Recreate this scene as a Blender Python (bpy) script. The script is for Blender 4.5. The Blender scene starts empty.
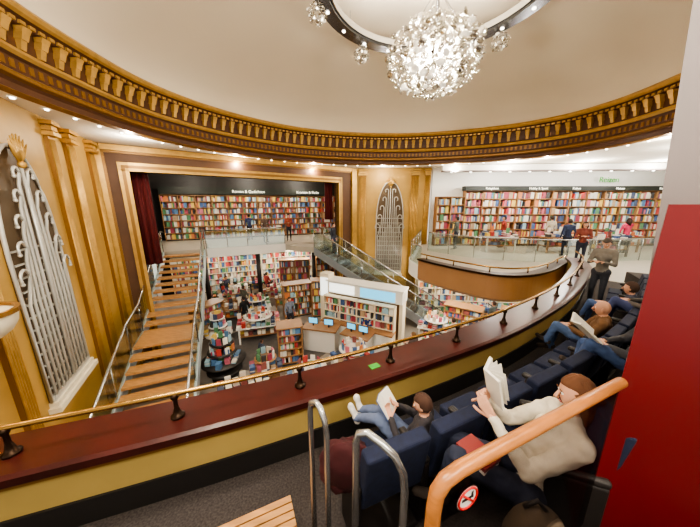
import bpy, math, random
import numpy as np
from mathutils import Vector as V, Matrix
from mathutils import noise as nz
random.seed(7)
EYE=6.3
# ------------------------------------------------------------ materials
def C(r,g,b):
    f=lambda c:(c/255/12.92) if c/255<=.04045 else ((c/255+.055)/1.055)**2.4
    return (f(r),f(g),f(b))
def M(name,col,rough=.5,metal=0,noise=0,scale=5,bump=0,emit=0,ecol=None,stretch=None):
    m=bpy.data.materials.new(name);m.use_nodes=True
    nt=m.node_tree;b=nt.nodes['Principled BSDF']
    b.inputs['Base Color'].default_value=(*col,1);b.inputs['Roughness'].default_value=rough
    b.inputs['Metallic'].default_value=metal
    if noise or bump:
        tc=nt.nodes.new('ShaderNodeTexCoord');mp=nt.nodes.new('ShaderNodeMapping')
        nt.links.new(tc.outputs['Object'],mp.inputs[0])
        if stretch: mp.inputs['Scale'].default_value=stretch
        n=nt.nodes.new('ShaderNodeTexNoise');n.inputs['Scale'].default_value=scale;n.inputs['Detail'].default_value=4
        nt.links.new(mp.outputs[0],n.inputs['Vector'])
        if noise:
            cr=nt.nodes.new('ShaderNodeValToRGB')
            cr.color_ramp.elements[0].position=.3;cr.color_ramp.elements[1].position=.7
            cr.color_ramp.elements[0].color=(*[c*(1-noise) for c in col],1)
            cr.color_ramp.elements[1].color=(*[min(1,c*(1+noise)) for c in col],1)
            nt.links.new(n.outputs['Fac'],cr.inputs[0]);nt.links.new(cr.outputs[0],b.inputs['Base Color'])
        if bump:
            bp=nt.nodes.new('ShaderNodeBump');bp.inputs['Strength'].default_value=bump
            nt.links.new(n.outputs['Fac'],bp.inputs['Height']);nt.links.new(bp.outputs[0],b.inputs['Normal'])
    if emit:
        b.inputs['Emission Color'].default_value=(*(ecol or col),1);b.inputs['Emission Strength'].default_value=emit
    return m
def glassmat(name,tint=(.9,.97,.95),mixf=.12,gc=(.8,.85,.85),gr=.05):
    m=bpy.data.materials.new(name);m.use_nodes=True;nt=m.node_tree;nt.nodes.clear()
    o=nt.nodes.new('ShaderNodeOutputMaterial');t=nt.nodes.new('ShaderNodeBsdfTransparent');g=nt.nodes.new('ShaderNodeBsdfGlossy')
    g.inputs['Roughness'].default_value=gr;g.inputs['Color'].default_value=(*gc,1);t.inputs['Color'].default_value=(*tint,1)
    mx=nt.nodes.new('ShaderNodeMixShader');mx.inputs[0].default_value=mixf
    nt.links.new(t.outputs[0],mx.inputs[1]);nt.links.new(g.outputs[0],mx.inputs[2]);nt.links.new(mx.outputs[0],o.inputs[0])
    return m
m_dome=M('dome_plaster',C(228,216,194),.9,noise=.02,scale=.6)
m_soffit=M('soffit_white',C(242,235,220),.8)
m_brown=M('ring_brown',C(80,48,26),.5,noise=.15,scale=3)
m_gold=M('gold_leaf',C(192,152,80),.38,.5,noise=.12,scale=6)
m_golddk=M('gold_dark',C(136,98,46),.42,.45)
m_goldwall=M('gold_wall',C(184,146,74),.5,.1,noise=.08,scale=2)
m_stagewall=M('stage_wall_brown',C(88,58,34),.6,noise=.12,scale=2)
m_mahog=M('mahogany',C(64,21,17),.28,noise=.3,scale=3,stretch=(1,1,1))
m_yellow=M('parapet_yellow',C(178,152,88),.6,noise=.06,scale=2)
m_black=M('black_base',C(30,27,26),.6)
m_carpet=M('carpet_dark',C(62,56,54),.95,noise=.5,scale=60,bump=.4)
m_floor=M('ground_floor_stone',C(146,140,133),.4,noise=.08,scale=1.5)
m_floor2=M('ground_carpet_grey',C(92,88,86),.8,noise=.1,scale=8)
m_floorU=M('gallery_floor',C(186,178,164),.35,noise=.05,scale=2)
m_brass=M('brass',C(170,132,72),.25,.9)
m_bronze=M('bronze_dark',C(56,40,28),.35,.8)
m_chrome=M('steel',C(190,190,190),.25,.9)
m_silver=M('silver_paint',C(206,204,196),.32,.4)
m_cream=M('cream',C(226,215,190),.6)
m_white=M('white_paint',C(228,226,220),.5)
m_string=M('stringer_steel',C(200,210,216),.35,.3)
m_tan=M('balcony_tan',C(150,112,76),.4,noise=.06,scale=2)
m_woodst=M('stair_oak',C(184,136,84),.4,noise=.2,scale=4,stretch=(1,6,1))
m_woodrail=M('rail_oak',C(172,110,56),.28,noise=.15,scale=9,stretch=(1,1,6))
m_woodsh=M('shelf_wood',C(156,116,78),.5,noise=.12,scale=4)
m_dark=M('dark_panel',C(34,29,27),.5)
m_red=M('red_lacquer',C(102,11,15),.45,noise=.05,scale=2)
m_pillar=M('pillar_plaster',C(122,112,109),.7)
m_curtain=M('red_curtain',C(84,12,14),.85,noise=.3,scale=8,stretch=(6,6,.3))
m_seat=M('seat_blue_velvet',C(18,27,54),.85,noise=.25,scale=25,bump=.1)
m_glass=glassmat('balustrade_glass',(.9,.96,.94),.2);m_glass2=glassmat('rail_glass',(.62,.6,.6),.06)
m_light=M('lamp_white',(1,.93,.8),.5,emit=7)
m_screen=M('screen_blue',C(90,180,220),.4,emit=1.0);m_screenw=M('screen_white',C(235,240,235),.4,emit=1.1)
m_signdk=M('sign_band',C(26,32,26),.5);m_txt=M('sign_text',C(240,240,225),.5,emit=.6);m_green=M('sign_green',C(50,150,40),.5,emit=.3)
m_paper=M('paper',C(236,232,220),.7)
def mute(c,k=.2): return tuple(a*(1-k)+b*k for a,b in zip(c,(188,178,164)))
BK=[M('book_%d'%i,C(*mute(c)),.5) for i,c in enumerate([(230,224,212),(188,40,38),(40,74,136),(230,192,76),(36,36,40),(66,128,84),(214,116,56),(140,186,206),(150,40,64),(240,238,226),(176,146,110),(60,110,164),(200,92,118),(218,208,190),(120,50,48),(36,52,88),(238,234,224)])]
# ------------------------------------------------------------ mesh builder
class MB:
    def __init__(s): s.v=[];s.f=[];s.fm=[];s.mats=[];s.sm=[]
    def mi(s,m):
        if m not in s.mats: s.mats.append(m)
        return s.mats.index(m)
    def add(s,vs,fs,m,sm=False):
        b=len(s.v);k=s.mi(m);s.v+=[(p[0],p[1],p[2]) for p in vs]
        for f in fs: s.f.append(tuple(i+b for i in f));s.fm.append(k);s.sm.append(sm)
    def hexa(s,p,m): s.add(p,[(0,1,2,3),(7,6,5,4),(0,4,5,1),(1,5,6,2),(2,6,7,3),(3,7,4,0)],m)
    def box(s,c,sz,m,rz=0,R=None):
        if R is None: R=Matrix.Rotation(rz,3,'Z')
        c=V(c);x,y,z=[q/2 for q in sz]
        s.hexa([c+R@V(q) for q in [(-x,-y,-z),(x,-y,-z),(x,y,-z),(-x,y,-z),(-x,-y,z),(x,-y,z),(x,y,z),(-x,y,z)]],m)
    def fbox(s,P,a0,a1,h0,h1,d0,d1,m):
        s.hexa([P(a0,h0,d0),P(a1,h0,d0),P(a1,h0,d1),P(a0,h0,d1),P(a0,h1,d0),P(a1,h1,d0),P(a1,h1,d1),P(a0,h1,d1)],m)
    def tube(s,pts,r,m,n=8,closed=False):
        pts=[V(p) for p in pts];N=len(pts);vs=[]
        rr=r if isinstance(r,(list,tuple)) else [r]*N
        for i,p in enumerate(pts):
            a=pts[(i-1)%N] if (closed or i>0) else p;b=pts[(i+1)%N] if (closed or i<N-1) else p
            t=(b-a).normalized();u=V((0,0,1)) if abs(t.z)<.93 else V((1,0,.01))
            x=t.cross(u).normalized();y=x.cross(t).normalized()
            if i>0 and x.dot(px)<0 and abs(x.dot(px))>.5: x=-x;y=-y
            px=x
            for k in range(n):
                q=2*math.pi*k/n;vs.append(p+(x*math.cos(q)+y*math.sin(q))*rr[i])
        fs=[]
        for i in range(N if closed else N-1):
            for k in range(n):
                j=(i+1)%N;fs.append((i*n+k,i*n+(k+1)%n,j*n+(k+1)%n,j*n+k))
        if not closed: fs+=[tuple(range(n))[::-1],tuple((N-1)*n+k for k in range(n))]
        s.add(vs,fs,m,True)
    def cyl(s,p0,p1,r0,r1,m,n=12): s.tube([p0,p1],[r0,r1],m,n)
    def sph(s,c,r,m,nu=14,nv=10,R=None,fn=None):
        c=V(c);r=V(r) if isinstance(r,(tuple,list)) else V((r,r,r));vs=[];fs=[]
        for j in range(nv+1):
            th=math.pi*j/nv
            for i in range(nu):
                ph=2*math.pi*i/nu;p=V((math.sin(th)*math.cos(ph),math.sin(th)*math.sin(ph),math.cos(th)))
                if fn: p=fn(p)
                p=V((p.x*r.x,p.y*r.y,p.z*r.z));vs.append(c+(R@p if R else p))
        for j in range(nv):
            for i in range(nu): fs.append((j*nu+i,(j+1)*nu+i,(j+1)*nu+(i+1)%nu,j*nu+(i+1)%nu))
        s.add(vs,fs,m,True)
    def sweep(s,path,prof,m,closed=False,cprof=False,sm=False):
        N=len(path);vs=[];K=len(prof)
        for i in range(N):
            a=path[(i-1)%N] if (closed or i>0) else path[i];b=path[(i+1)%N] if (closed or i<N-1) else path[i]
            t=V((b[0]-a[0],b[1]-a[1])).normalized();n=(t.y,-t.x)
            for o,z in prof: vs.append((path[i][0]+n[0]*o,path[i][1]+n[1]*o,z))
        fs=[]
        for i in range(N if closed else N-1):
            j=(i+1)%N
            for k in range(K if cprof else K-1): fs.append((i*K+k,i*K+(k+1)%K,j*K+(k+1)%K,j*K+k))
        if cprof and not closed: fs+=[tuple(range(K)),tuple((N-1)*K+k for k in range(K))]
        s.add(vs,fs,m,sm)
    def prism(s,poly,z0,z1,m):
        n=len(poly);vs=[(x,y,z0) for x,y in poly]+[(x,y,z1) for x,y in poly]
        s.add(vs,[tuple(range(n))[::-1],tuple(range(n,2*n))]+[(i,(i+1)%n,n+(i+1)%n,n+i) for i in range(n)],m)
    def obj(s,name,parent=None,bevel=0):
        me=bpy.data.meshes.new(name);me.from_pydata(s.v,[],s.f)
        for m in s.mats: me.materials.append(m)
        me.polygons.foreach_set('material_index',s.fm);me.polygons.foreach_set('use_smooth',s.sm);me.update()
        o=bpy.data.objects.new(name,me);bpy.context.collection.objects.link(o)
        if parent: o.parent=parent
        if bevel:
            b=o.modifiers.new('bevel','BEVEL');b.width=bevel;b.segments=3;b.limit_method='ANGLE'
        return o
def spline(pts,step=.25,closed=False):
    P=[V((p[0],p[1])) for p in pts];N=len(P);out=[]
    for i in range(N if closed else N-1):
        if closed: a,b,c,d=P[(i-1)%N],P[i],P[(i+1)%N],P[(i+2)%N]
        else: a,b,c,d=P[max(i-1,0)],P[i],P[i+1],P[min(i+2,N-1)]
        n=max(2,int((c-b).length/step))
        for k in range(n):
            t=k/n;q=.5*((2*b)+(c-a)*t+(2*a-5*b+4*c-d)*t*t+(3*b-a-3*c+d)*t**3);out.append((q.x,q.y))
    if not closed: out.append((P[-1].x,P[-1].y))
    return out
def along(path,step,start=0,closed=False):
    res=[];acc=-start;pp=path+[path[0]] if closed else path
    for i in range(len(pp)-1):
        a=V(pp[i]);b=V(pp[i+1]);L=(b-a).length
        while acc<=L:
            if acc>=0: res.append((a+(b-a)*(acc/L),(b-a).normalized()))
            acc+=step
        acc-=L
    return res
def frame(o,t,n): return lambda a,h,d:(o[0]+t[0]*a+n[0]*d,o[1]+t[1]*a+n[1]*d,h)
def fr2(p0,p1):
    p0=V(p0);p1=V(p1);t=(p1-p0).normalized();return frame(p0,t,V((t.y,-t.x))),(p1-p0).length
def empty(name):
    o=bpy.data.objects.new(name,None);bpy.context.collection.objects.link(o);return o
def text(name,s,P,a,h,d,size,m,parent,t):
    cu=bpy.data.curves.new(name,'FONT');cu.body=s;cu.size=size;cu.extrude=.01
    o=bpy.data.objects.new(name,cu);bpy.context.collection.objects.link(o);cu.materials.append(m)
    o.location=P(a,h,d);o.rotation_euler=(math.pi/2,0,math.atan2(t[1],t[0]));o.parent=parent;return o
# ------------------------------------------------------------ paths
ring=spline([(-5.85,4.9),(-6.1,6.6),(-6.05,8.5),(-5.4,10.3),(-4.2,12.0),(-2.4,13.5),(0,14.4),(2.6,14.6),(5,14.1),(7.1,13.1),(8.6,11.7),(9.2,10.0),(9.15,8.3),(8.8,6.5),(7.8,4.4),(6,2.6),(3.6,1.5),(1,1.0),(-1.5,1.1),(-3.6,1.9),(-5.0,3.2)],.25,True)
par=spline([(-4.25,1.0),(-2.6,1.57),(-1.5,1.95),(-.6,2.3),(.55,2.8),(2.15,3.62),(3.7,4.65),(4.95,5.65),(6.0,6.65),(7.0,7.7),(7.6,8.7)],.15)
lobe=spline([(7.6,9.0),(7.0,8.6),(6.1,7.85),(5.1,7.3),(4.3,7.3),(3.6,7.9),(3.0,8.7),(2.6,9.4)],.15)
lobeB=spline([(2.6,9.4),(2.5,10.6),(3.1,12.3),(4.3,15.8)],.15)
# ------------------------------------------------------------ dome, ring
cx,cy=1.6,7.9
mb=MB();N=len(ring);K=14;vs=[];fs=[]
for k in range(K):
    th=(math.pi/2)*k/K*1.0;f=math.cos(th);z=3.38+1.9*math.sin(th)
    for x,y in ring: vs.append((cx+(x-cx)*f*1.02,cy+(y-cy)*f*1.02,z))
vs.append((cx,cy,5.28))
for k in range(K-1):
    for i in range(N): fs.append((k*N+i,k*N+(i+1)%N,(k+1)*N+(i+1)%N,(k+1)*N+i))
for i in range(N): fs.append(((K-1)*N+i,(K-1)*N+(i+1)%N,len(vs)-1))
mb.add(vs,fs,m_dome,True);mb.obj('ceiling_dome')
mb=MB()
mb.sweep(ring,[(-.05,3.4),(.18,3.4),(.22,3.34),(.18,3.28),(.12,3.24)],m_gold,True)
mb.sweep(ring,[(.12,3.24),(.06,3.2),(.04,3.12),(-.02,3.08)],m_brown,True)
mb.sweep(ring,[(-.02,3.08),(-.06,2.9),(-.06,2.7),(.0,2.66)],m_brown,True)
mb.sweep(ring,[(.02,2.66),(.1,2.64),(.13,2.57),(.08,2.52)],m_gold,True)
mb.sweep(ring,[(.08,2.52),(.03,2.48),(.03,2.26),(.07,2.24)],m_brown,True)
mb.sweep(ring,[(.07,2.24),(.13,2.2),(.13,2.13),(.05,2.1)],m_golddk,True)
mb.sweep(ring,[(.05,2.1),(0,2.05),(0,1.94)],m_brown,True)
mb.sweep(ring,[(0,1.94),(.03,1.91),(-.12,1.88)],m_golddk,True)
for p,t in along(ring,.36,0,True):
    n=V((t.y,-t.x));P=frame(p,t,n)
    for z0,z1,w,d0,d1 in [(3.0,3.08,.085,-.02,.14),(2.88,3.0,.07,-.06,.1),(2.72,2.88,.055,-.06,.04)]:
        mb.hexa([P(-w,z0,d0),P(w,z0,d0),P(w*.9,z0,d1-.04),P(-w*.9,z0,d1-.04),P(-w,z1,d0),P(w,z1,d0),P(w,z1,d1),P(-w,z1,d1)],m_gold)
for p,t in along(ring,.18,0,True):
    P=frame(p,t,V((t.y,-t.x)));mb.fbox(P,-.05,.05,3.13,3.19,0,.09,m_gold)
    mb.fbox(P,-.04,.04,2.3,2.44,0,.05,m_golddk)
mb.obj('trim_entablature')
mb=MB();mb.sweep(ring,[(-.1,1.9),(-.5,1.9),(-.5,1.93),(-16,1.93)],m_soffit,True);mb.obj('ceiling_soffit')
mb=MB()
for p,t in along(ring,.62,0,True):
    n=V((t.y,-t.x));q=p-n*.3;mb.cyl((q.x,q.y,1.9),(q.x,q.y,1.875),.034,.034,m_light,8)
mb.obj('recessed_spotlights')
# ------------------------------------------------------------ walls
def wall(name,p0,p1,z0,z1,m,th=.2):
    P,L=fr2(p0,p1);b=MB();b.fbox(P,0,L,z0,z1,-th,0,m);return b.obj(name)
Z0=-6.3
A=V((-8.5,9.3));B=V((.41,16.3));ts=(B-A).normalized();PS,LS=fr2(A,B)
LN=V((-4.05,.5))
wall('wall_left',LN,A,Z0,1.93,m_goldwall)
wall('wall_proscenium_right',B,(4.7,15.9),Z0,1.93,m_goldwall)
u0,u1,ztop=.83,9.87,1.05
mb=MB();mb.fbox(PS,0,u0,Z0,1.93,-.25,0,m_stagewall);mb.fbox(PS,u1,LS,Z0,1.93,-.25,0,m_stagewall);mb.fbox(PS,u0,u1,ztop,1.93,-.25,0,m_stagewall);mb.obj('wall_stage')
mb=MB()
mb.fbox(PS,.0,.16,Z0,1.9,0,.12,m_gold);mb.fbox(PS,LS-.45,LS-.1,Z0,1.9,0,.14,m_gold);mb.fbox(PS,0,LS,1.72,1.9,0,.12,m_gold)
mb.fbox(PS,.16,.24,Z0,1.72,0,.06,m_golddk);mb.fbox(PS,0,LS-.4,1.64,1.72,0,.06,m_golddk)
for w,d,m in ((.3,.1,m_gold),(.2,.16,m_golddk),(.1,.2,m_gold)):
    mb.fbox(PS,u0-w,u0,Z0,ztop+w,-.1,d,m);mb.fbox(PS,u1,u1+w,Z0,ztop+w,-.1,d,m);mb.fbox(PS,u0-w,u1+w,ztop,ztop+w,-.1,d,m)
mb.obj('trim_stage_frame')
SB0=V((-13,17.2));SB1=V((.6,22.9))
wall('wall_stage_back',SB0,SB1,Z0,1.93,m_dark)
mb=MB();mb.fbox(fr2((-13.2,17.0),(-8.8,9.3))[0],0,8.9,Z0,1.93,0,.2,m_dark);mb.obj('wall_stage_left')
mb=MB();mb.fbox(fr2((.5,16.5),(.9,23))[0],0,6.5,Z0,1.93,0,.2,m_stagewall);mb.obj('wall_stage_right')
mb=MB();PC=frame(PS(0,0,-.5)[:2],ts,V((ts.y,-ts.x)))
for i in range(5):
    q=PC(.9+.1*i,0,.0 if i%2 else -.08);mb.cyl((q[0],q[1],-2.45),(q[0],q[1],1.3),.09,.07,m_curtain,8)
for i in range(4):
    q=PC(9.5+.1*i,0,.0 if i%2 else -.08);mb.cyl((q[0],q[1],-1.0),(q[0],q[1],1.3),.09,.07,m_curtain,8)
mb.obj('stage_curtain')
deck=[(-9.9,13.2),(-7.85,14.1),(-5.3,15.3),(-2.6,16.5),(-1.0,17.0),(.45,17.0),(.7,22.8),(-13,17.2)]
mb=MB();mb.prism(deck,-2.85,-2.5,m_floorU);mb.obj('floor_stage_gallery')
mb=MB()
bp=[(-7.75,14.0),(-5.3,15.15),(-3.95,15.8)]
mb.sweep(bp,[(0,-2.95),(.08,-2.95),(.08,-2.45),(0,-2.45)],m_white,cprof=True)
mb.sweep(bp,[(.02,-2.45),(.04,-2.45),(.04,-1.5),(.02,-1.5)],m_glass,cprof=True)
mb.tube([(x,y-.03,-1.48) for x,y in bp],.035,m_chrome)
for p,t in along(bp,1.05): mb.cyl((p.x,p.y-.03,-2.45),(p.x,p.y-.03,-1.48),.025,.025,m_chrome,6)
mb.obj('glass_balustrade')
mb=MB();mb.prism([(-15,-6),(20,-6),(20,25),(-15,25)],Z0-.2,Z0,m_floor);mb.obj('floor')
mb=MB()
for c,r in (((-3.4,10.9),2.6),((-5.8,13.3),1.6),((.5,8.0),2.2)):
    mb.prism([(c[0]+r*math.cos(a*math.pi/24),c[1]+r*.8*math.sin(a*math.pi/24)) for a in range(48)],Z0,Z0+.006+.001*r,m_floor2)
mb.obj('round_carpet_inlay')
gal=lobe+lobeB[1:]+[(4.6,17.2),(20,17.2),(20,3),(8.6,8.0),(7.9,8.8)]
mb=MB();mb.prism(gal,-2.8,-2.49,m_floorU);mb.obj('floor_gallery')
mb=MB();mb.sweep(lobe,[(-.12,-2.08),(-.12,-2.75),(-.02,-2.85),(.1,-2.6),(.12,-2.08),(.0,-2.02)],m_tan,cprof=True)
mb.sweep(lobeB,[(-.05,-2.3),(-.05,-2.85),(.05,-2.85),(.05,-2.3)],m_white,cprof=True);lb=mb.obj('balcony_front')
mb=MB();mb.sweep(lobe,[(-.18,-2.06),(.14,-2.06),(.14,-2.0),(-.18,-2.0)],m_bronze,cprof=True);mb.obj('coping',lb)
mb=MB();mb.tube([(x,y,-1.84) for x,y in lobe],.026,m_brass,6)
for p,t in along(lobe,1.1,.3): mb.cyl((p.x,p.y,-2.02),(p.x,p.y,-1.84),.02,.02,m_brass,6)
mb.sweep(lobeB,[(-.01,-2.3),(.01,-2.3),(.01,-1.6),(-.01,-1.6)],m_glass,cprof=True);mb.tube([(x,y,-1.58) for x,y in lobeB],.028,m_chrome,6)
for p,t in along(lobeB,1.2,.1): mb.cyl((p.x,p.y,-2.3),(p.x,p.y,-1.58),.02,.02,m_chrome,6)
mb.obj('rail',lb)
wall('wall_gallery_back',(4.75,15.75),(20,15.75),-2.5,1.93,m_white)
wall('wall_gallery_right',(19.5,15.8),(19.5,3),-2.5,1.93,m_white)
wall('wall_under_gallery',(3.9,14.9),(20,13.6),Z0,-2.8,m_cream)
mb=MB();P,L=fr2((4.9,14.6),(19,13.6));mb.fbox(P,0,L,1.62,1.9,-.3,0,m_white);mb.fbox(P,0,L,1.56,1.62,-.32,.03,m_pillar)
for i in range(14): mb.cyl(P(.5+i,1.56,-.15),P(.5+i,1.53,-.15),.05,.05,m_light,8)
mb.obj('trim_bulkhead')
gb=spline([(4.1,13.6),(5.5,11.9),(7.5,11.0),(10,10.8),(12.5,11.2),(15,11.2)],.3);mb=MB();mb.sweep(gb,[(0,-2.5),(.03,-2.5),(.03,-1.55),(0,-1.55)],m_glass,cprof=True);mb.tube([(x,y,-1.53) for x,y in gb],.03,m_chrome,6)
for p,t in along(gb,1.2): mb.cyl((p.x,p.y,-2.5),(p.x,p.y,-1.53),.022,.022,m_chrome,6)
mb.obj('glass_balustrade')
# ------------------------------------------------------------ pilasters, ornaments
def pilaster(name,P,w,z0,z1):
    b=MB();b.fbox(P,-w/2,w/2,z0,z1,0,.08,m_golddk)
    n=5
    for i in range(n):
        a=-w/2+w*(i+.5)/n;b.tube([P(a,z0+.3,.09),P(a,z1-.4,.09)],w/n*.42,m_gold,8)
    for k,(dz,e) in enumerate(((.0,.06),(.12,.02),(.24,.05))):
        b.fbox(P,-w/2-e,w/2+e,z1-dz-.09,z1-dz,0,.16+e,m_gold)
    b.fbox(P,-w/2-.05,w/2+.05,z0,z0+.3,0,.2,m_gold);return b.obj(name)
def ornament(name,P,W,zb,zt):
    b=MB();H=zt-zb
    out=[(-W/2,zb),(W/2,zb)]
    for k in range(17):
        a=math.pi*k/16;out.append((math.cos(a)*W/2,zt-H*.42+math.sin(a)*H*.40))
    n=len(out);vs=[P(a,h,.03) for a,h in out]+[P(a,h,0) for a,h in out]
    b.add(vs,[tuple(range(n))]+[(i,(i+1)%n,n+(i+1)%n,n+i) for i in range(n)],m_orn)
    b.tube([P(a,h,.05) for a,h in out],.035,m_silver,6,True)
    k=5
    for i in range(-k,k+1):
        x=W*.44*i/k;top=zt-.12-abs(i)**1.15*H*.07;s=1 if i>0 else -1
        if i==0: b.tube([P(0,zb+.1,.1),P(0,zt+.05,.14)],[.04,.025],m_silver,6)
        else:
            r=.075+.012*abs(i)
            pts=[P(x,zb+.1,.09),P(x,zb+H*.4,.09),P(x*.86,top-.35,.1)]
            for q in range(8):
                a=math.pi*q/7*1.15;pts.append(P(x*.84+s*(r-math.cos(a)*r),top-.15+math.sin(a)*r*1.3,.14))
            b.tube(pts,[.03]*3+[.03,.03,.028,.028,.026,.026,.024,.03],m_silver,6)
            b.sph(pts[-1],.035,m_silver,8,6)
    for i in range(-k,k):
        x=W*.44*(i+.5)/k;b.tube([P(x,zb+.1,.06),P(x,zb+H*.55-abs(i+.5)*H*.04,.06)],.014,m_silver,5)
    h=zb+.25
    while h<zt-H*.38:
        b.fbox(P,-W*.46,W*.46,h,h+.03,.04,.08,m_silver);h+=H*.05
    for i in range(-3,4):
        a=i*.24;c=V(P(0,zt-.45,.14))
        e=V(P(math.sin(a)*.42,zt-.45+math.cos(a)*.55,.18));b.tube([c,(c+e)/2,e],[.015,.04,.01],m_gold,6)
    b.sph(P(0,zt-.45,.16),.07,m_gold,10,6)
    for j,(w,z) in enumerate(((W*1.02,zb-.12),(W*1.1,zb-.22))):
        b.fbox(P,-w/2,w/2,z,z+.11,0,.14+.05*j,m_cream)
    b.fbox(P,-W*.48,W*.48,zb-.05,zb+.1,0,.1,m_silver)
    return b.obj(name)
m_orn=M('relief_ground',C(92,74,52),.5,.2)
tl=(A-LN).normalized();nl=V((tl.y,-tl.x))
def onleft(k): q=A-tl*k;return frame(q,tl,nl)
ornament('wall_fountain_relief',onleft(4.5),1.75,-3.95,1.15)
for k,w in ((.55,.3),(1.95,.42),(2.9,.25),(6.0,.3)): pilaster('fluted_pilaster',onleft(k),w,Z0,1.85)
PR,LR=fr2(B,(4.7,15.9));tr=(V((4.7,15.9))-B).normalized()
def onright(k): q=B+tr*k;return frame(q,tr,V((tr.y,-tr.x)))
ornament('wall_fountain_relief',onright(2.0),1.6,-4.3,1.3)
for k,w in ((.35,.4),(3.4,.45),(4.1,.25)): pilaster('fluted_pilaster',onright(k),w,Z0,1.85)
# ------------------------------------------------------------ balcony + parapet
mb=MB()
mb.sweep(par,[(.17,-2.5),(1.35,-2.5),(1.35,-2.15),(2.25,-2.15),(2.25,-1.8),(6,-1.8),(6,-3.0),(.17,-3.0)],m_carpet,cprof=True);mb.obj('floor_balcony')
mb=MB();mb.sweep(par,[(-.17,-3.2),(.15,-3.2),(.15,-1.9),(-.17,-1.9)],m_yellow,cprof=True)
mb.sweep(par,[(.15,-2.5),(.17,-2.5),(.17,-2.27),(.15,-2.27)],m_black,cprof=True)
pp=mb.obj('balcony_parapet')
mb=MB()
prof=[(-.22,-1.92),(-.24,-1.88),(-.23,-1.84),(.2,-1.84),(.23,-1.86),(.22,-1.93),(.16,-1.95)]
mb.sweep(par,prof,m_mahog,cprof=True);mb.sweep(par,[(.16,-1.95),(.19,-1.95),(.19,-1.98),(.16,-1.98)],m_golddk,cprof=True);mb.obj('ledge',pp)
mb=MB();mb.tube([(x,y,-1.61) for x,y in par],.022,m_brass,10)
for p,t in along(par,1.08,.35):
    z=-1.84;zz=[0,.02,.03,.06,.1,.17,.19,.23];rr=[.055,.055,.035,.028,.018,.018,.032,.032]
    mb.tube([(p.x,p.y,z+a) for a in zz],rr,m_bronze,10)
mb.obj('brass_rail',pp)
# ------------------------------------------------------------ stairs
def stairs(name,top,d,n,rise,run,w,mt,side,closed=False,thick=.07,landing=None):
    d=V(d).normalized();lat=V((-d.y,d.x));o=V(top[:2]);P=lambda a,h,e:(o.x+lat.x*a+d.x*e,o.y+lat.y*a+d.y*e,top[2]+h)
    b=MB();e=0;prof=[(0,0)]
    for i in range(n):
        z=-rise*(i+1);rn=run*(3 if i==landing else 1)
        b.fbox(P,-w/2,w/2,z-thick,z,e-.02,e+rn-(.0 if closed else .07),mt)
        if closed: b.fbox(P,-w/2,w/2,z-rise,z-thick,e+.05,e+rn,side)
        if landing is not None and i in (landing,landing+1): prof.append((e,z))
        e+=rn
    prof.append((e,-rise*n))
    for sg in (-1,1):
        a0,a1=sg*w/2,sg*(w/2+.07);g=sg*(w/2+.03)
        for (e0,z0),(e1,z1) in zip(prof[:-1],prof[1:]):
            b.hexa([P(a0,z0-.42,e0),P(a1,z0-.42,e0),P(a1,z1-.42,e1),P(a0,z1-.42,e1),P(a0,z0-.0,e0),P(a1,z0-.0,e0),P(a1,z1+.1,e1),P(a0,z1+.1,e1)],side)
            b.hexa([P(g,z0,e0),P(g+.015,z0,e0),P(g+.015,z1+.1,e1),P(g,z1+.1,e1),P(g,z0+.98,e0),P(g+.015,z0+.98,e0),P(g+.015,z1+1.05,e1),P(g,z1+1.05,e1)],m_glass)
            k=max(1,int((e1-e0)/1.3))
            for j in range(k+1): b.tube([P(g,z0+(z1-z0)*j/k,e0+(e1-e0)*j/k),P(g,z0+(z1-z0)*j/k+1.02,e0+(e1-e0)*j/k)],.022,m_chrome,6)
        b.tube([P(g,1.0,-.3)]+[P(g,z+1.04,q) for q,z in prof],.035,m_chrome,8)
    if closed: b.fbox(P,-w/2,w/2,-.3,0,-1.7,0,m_floorU)
    return b.obj(name)
stairs('wooden_staircase',(-8.75,13.65,-2.5),(.415,-.91),22,.172,.455,1.8,m_woodst,m_string,landing=11)
m_escst=M('escalator_step',C(92,92,96),.4,.5);m_escs=M('escalator_side',C(150,158,166),.35,.5)
stairs('escalator',(-1.8,15.15,-2.5),(.92,-.39),20,.19,.36,1.1,m_escst,m_escs,True)
# ------------------------------------------------------------ shelves
def fillbooks(b,P,a0,a1,h,hm,d0,d1,wide=.07):
    a=a0+.02
    while a<a1-.05:
        if random.random()<.14:
            w=.15+random.random()*.06
            if a+w>a1: break
            b.fbox(P,a,a+w,h,h+hm*.85,d1-.05,d1-.01,random.choice(BK));a+=w+.03;continue
        w=wide*(.5+random.random());
        if a+w>a1: break
        if random.random()<.06: a+=.1;continue
        hh=hm*(.6+.3*random.random());b.fbox(P,a,a+w*.94,h,h+hh,d0,d1-random.random()*.04,random.choice(BK));a+=w
def shelf(name,p0,p1,z0,z1,rows,depth=.32,wood=m_woodsh,wide=.07):
    P,L=fr2(p0,p1);b=MB();b.fbox(P,0,L,z0,z1,0,.03,wood)
    n=max(1,round(L/.95))
    for i in range(n+1):
        a=L*i/n;b.fbox(P,a-.025,a+.025,z0,z1,.02,depth,wood)
    kick=.12;rh=(z1-z0-kick)/rows
    for r in range(rows+1):
        z=z0+kick+rh*r;b.fbox(P,0,L,z-.04,z,.02,depth,wood)
    b.fbox(P,0,L,z0,z0+kick,.02,depth-.04,m_dark)
    o=b.obj(name);k=MB()
    for r in range(rows):
        for i in range(n): fillbooks(k,P,L*i/n+.02,L*(i+1)/n-.02,z0+kick+rh*r+.003,rh-.04,.06,depth-.02,wide)
    k.obj('books',o);return o,P,L
sh,P,L=shelf('wall_bookshelf',(6.5,15.55),(19.2,15.55),-2.49,.62,7,.4,wood=m_woodsh)
mb=MB();mb.fbox(P,-.1,L,.62,.86,0,.5,m_signdk);mb.obj('header_band',sh)
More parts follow.
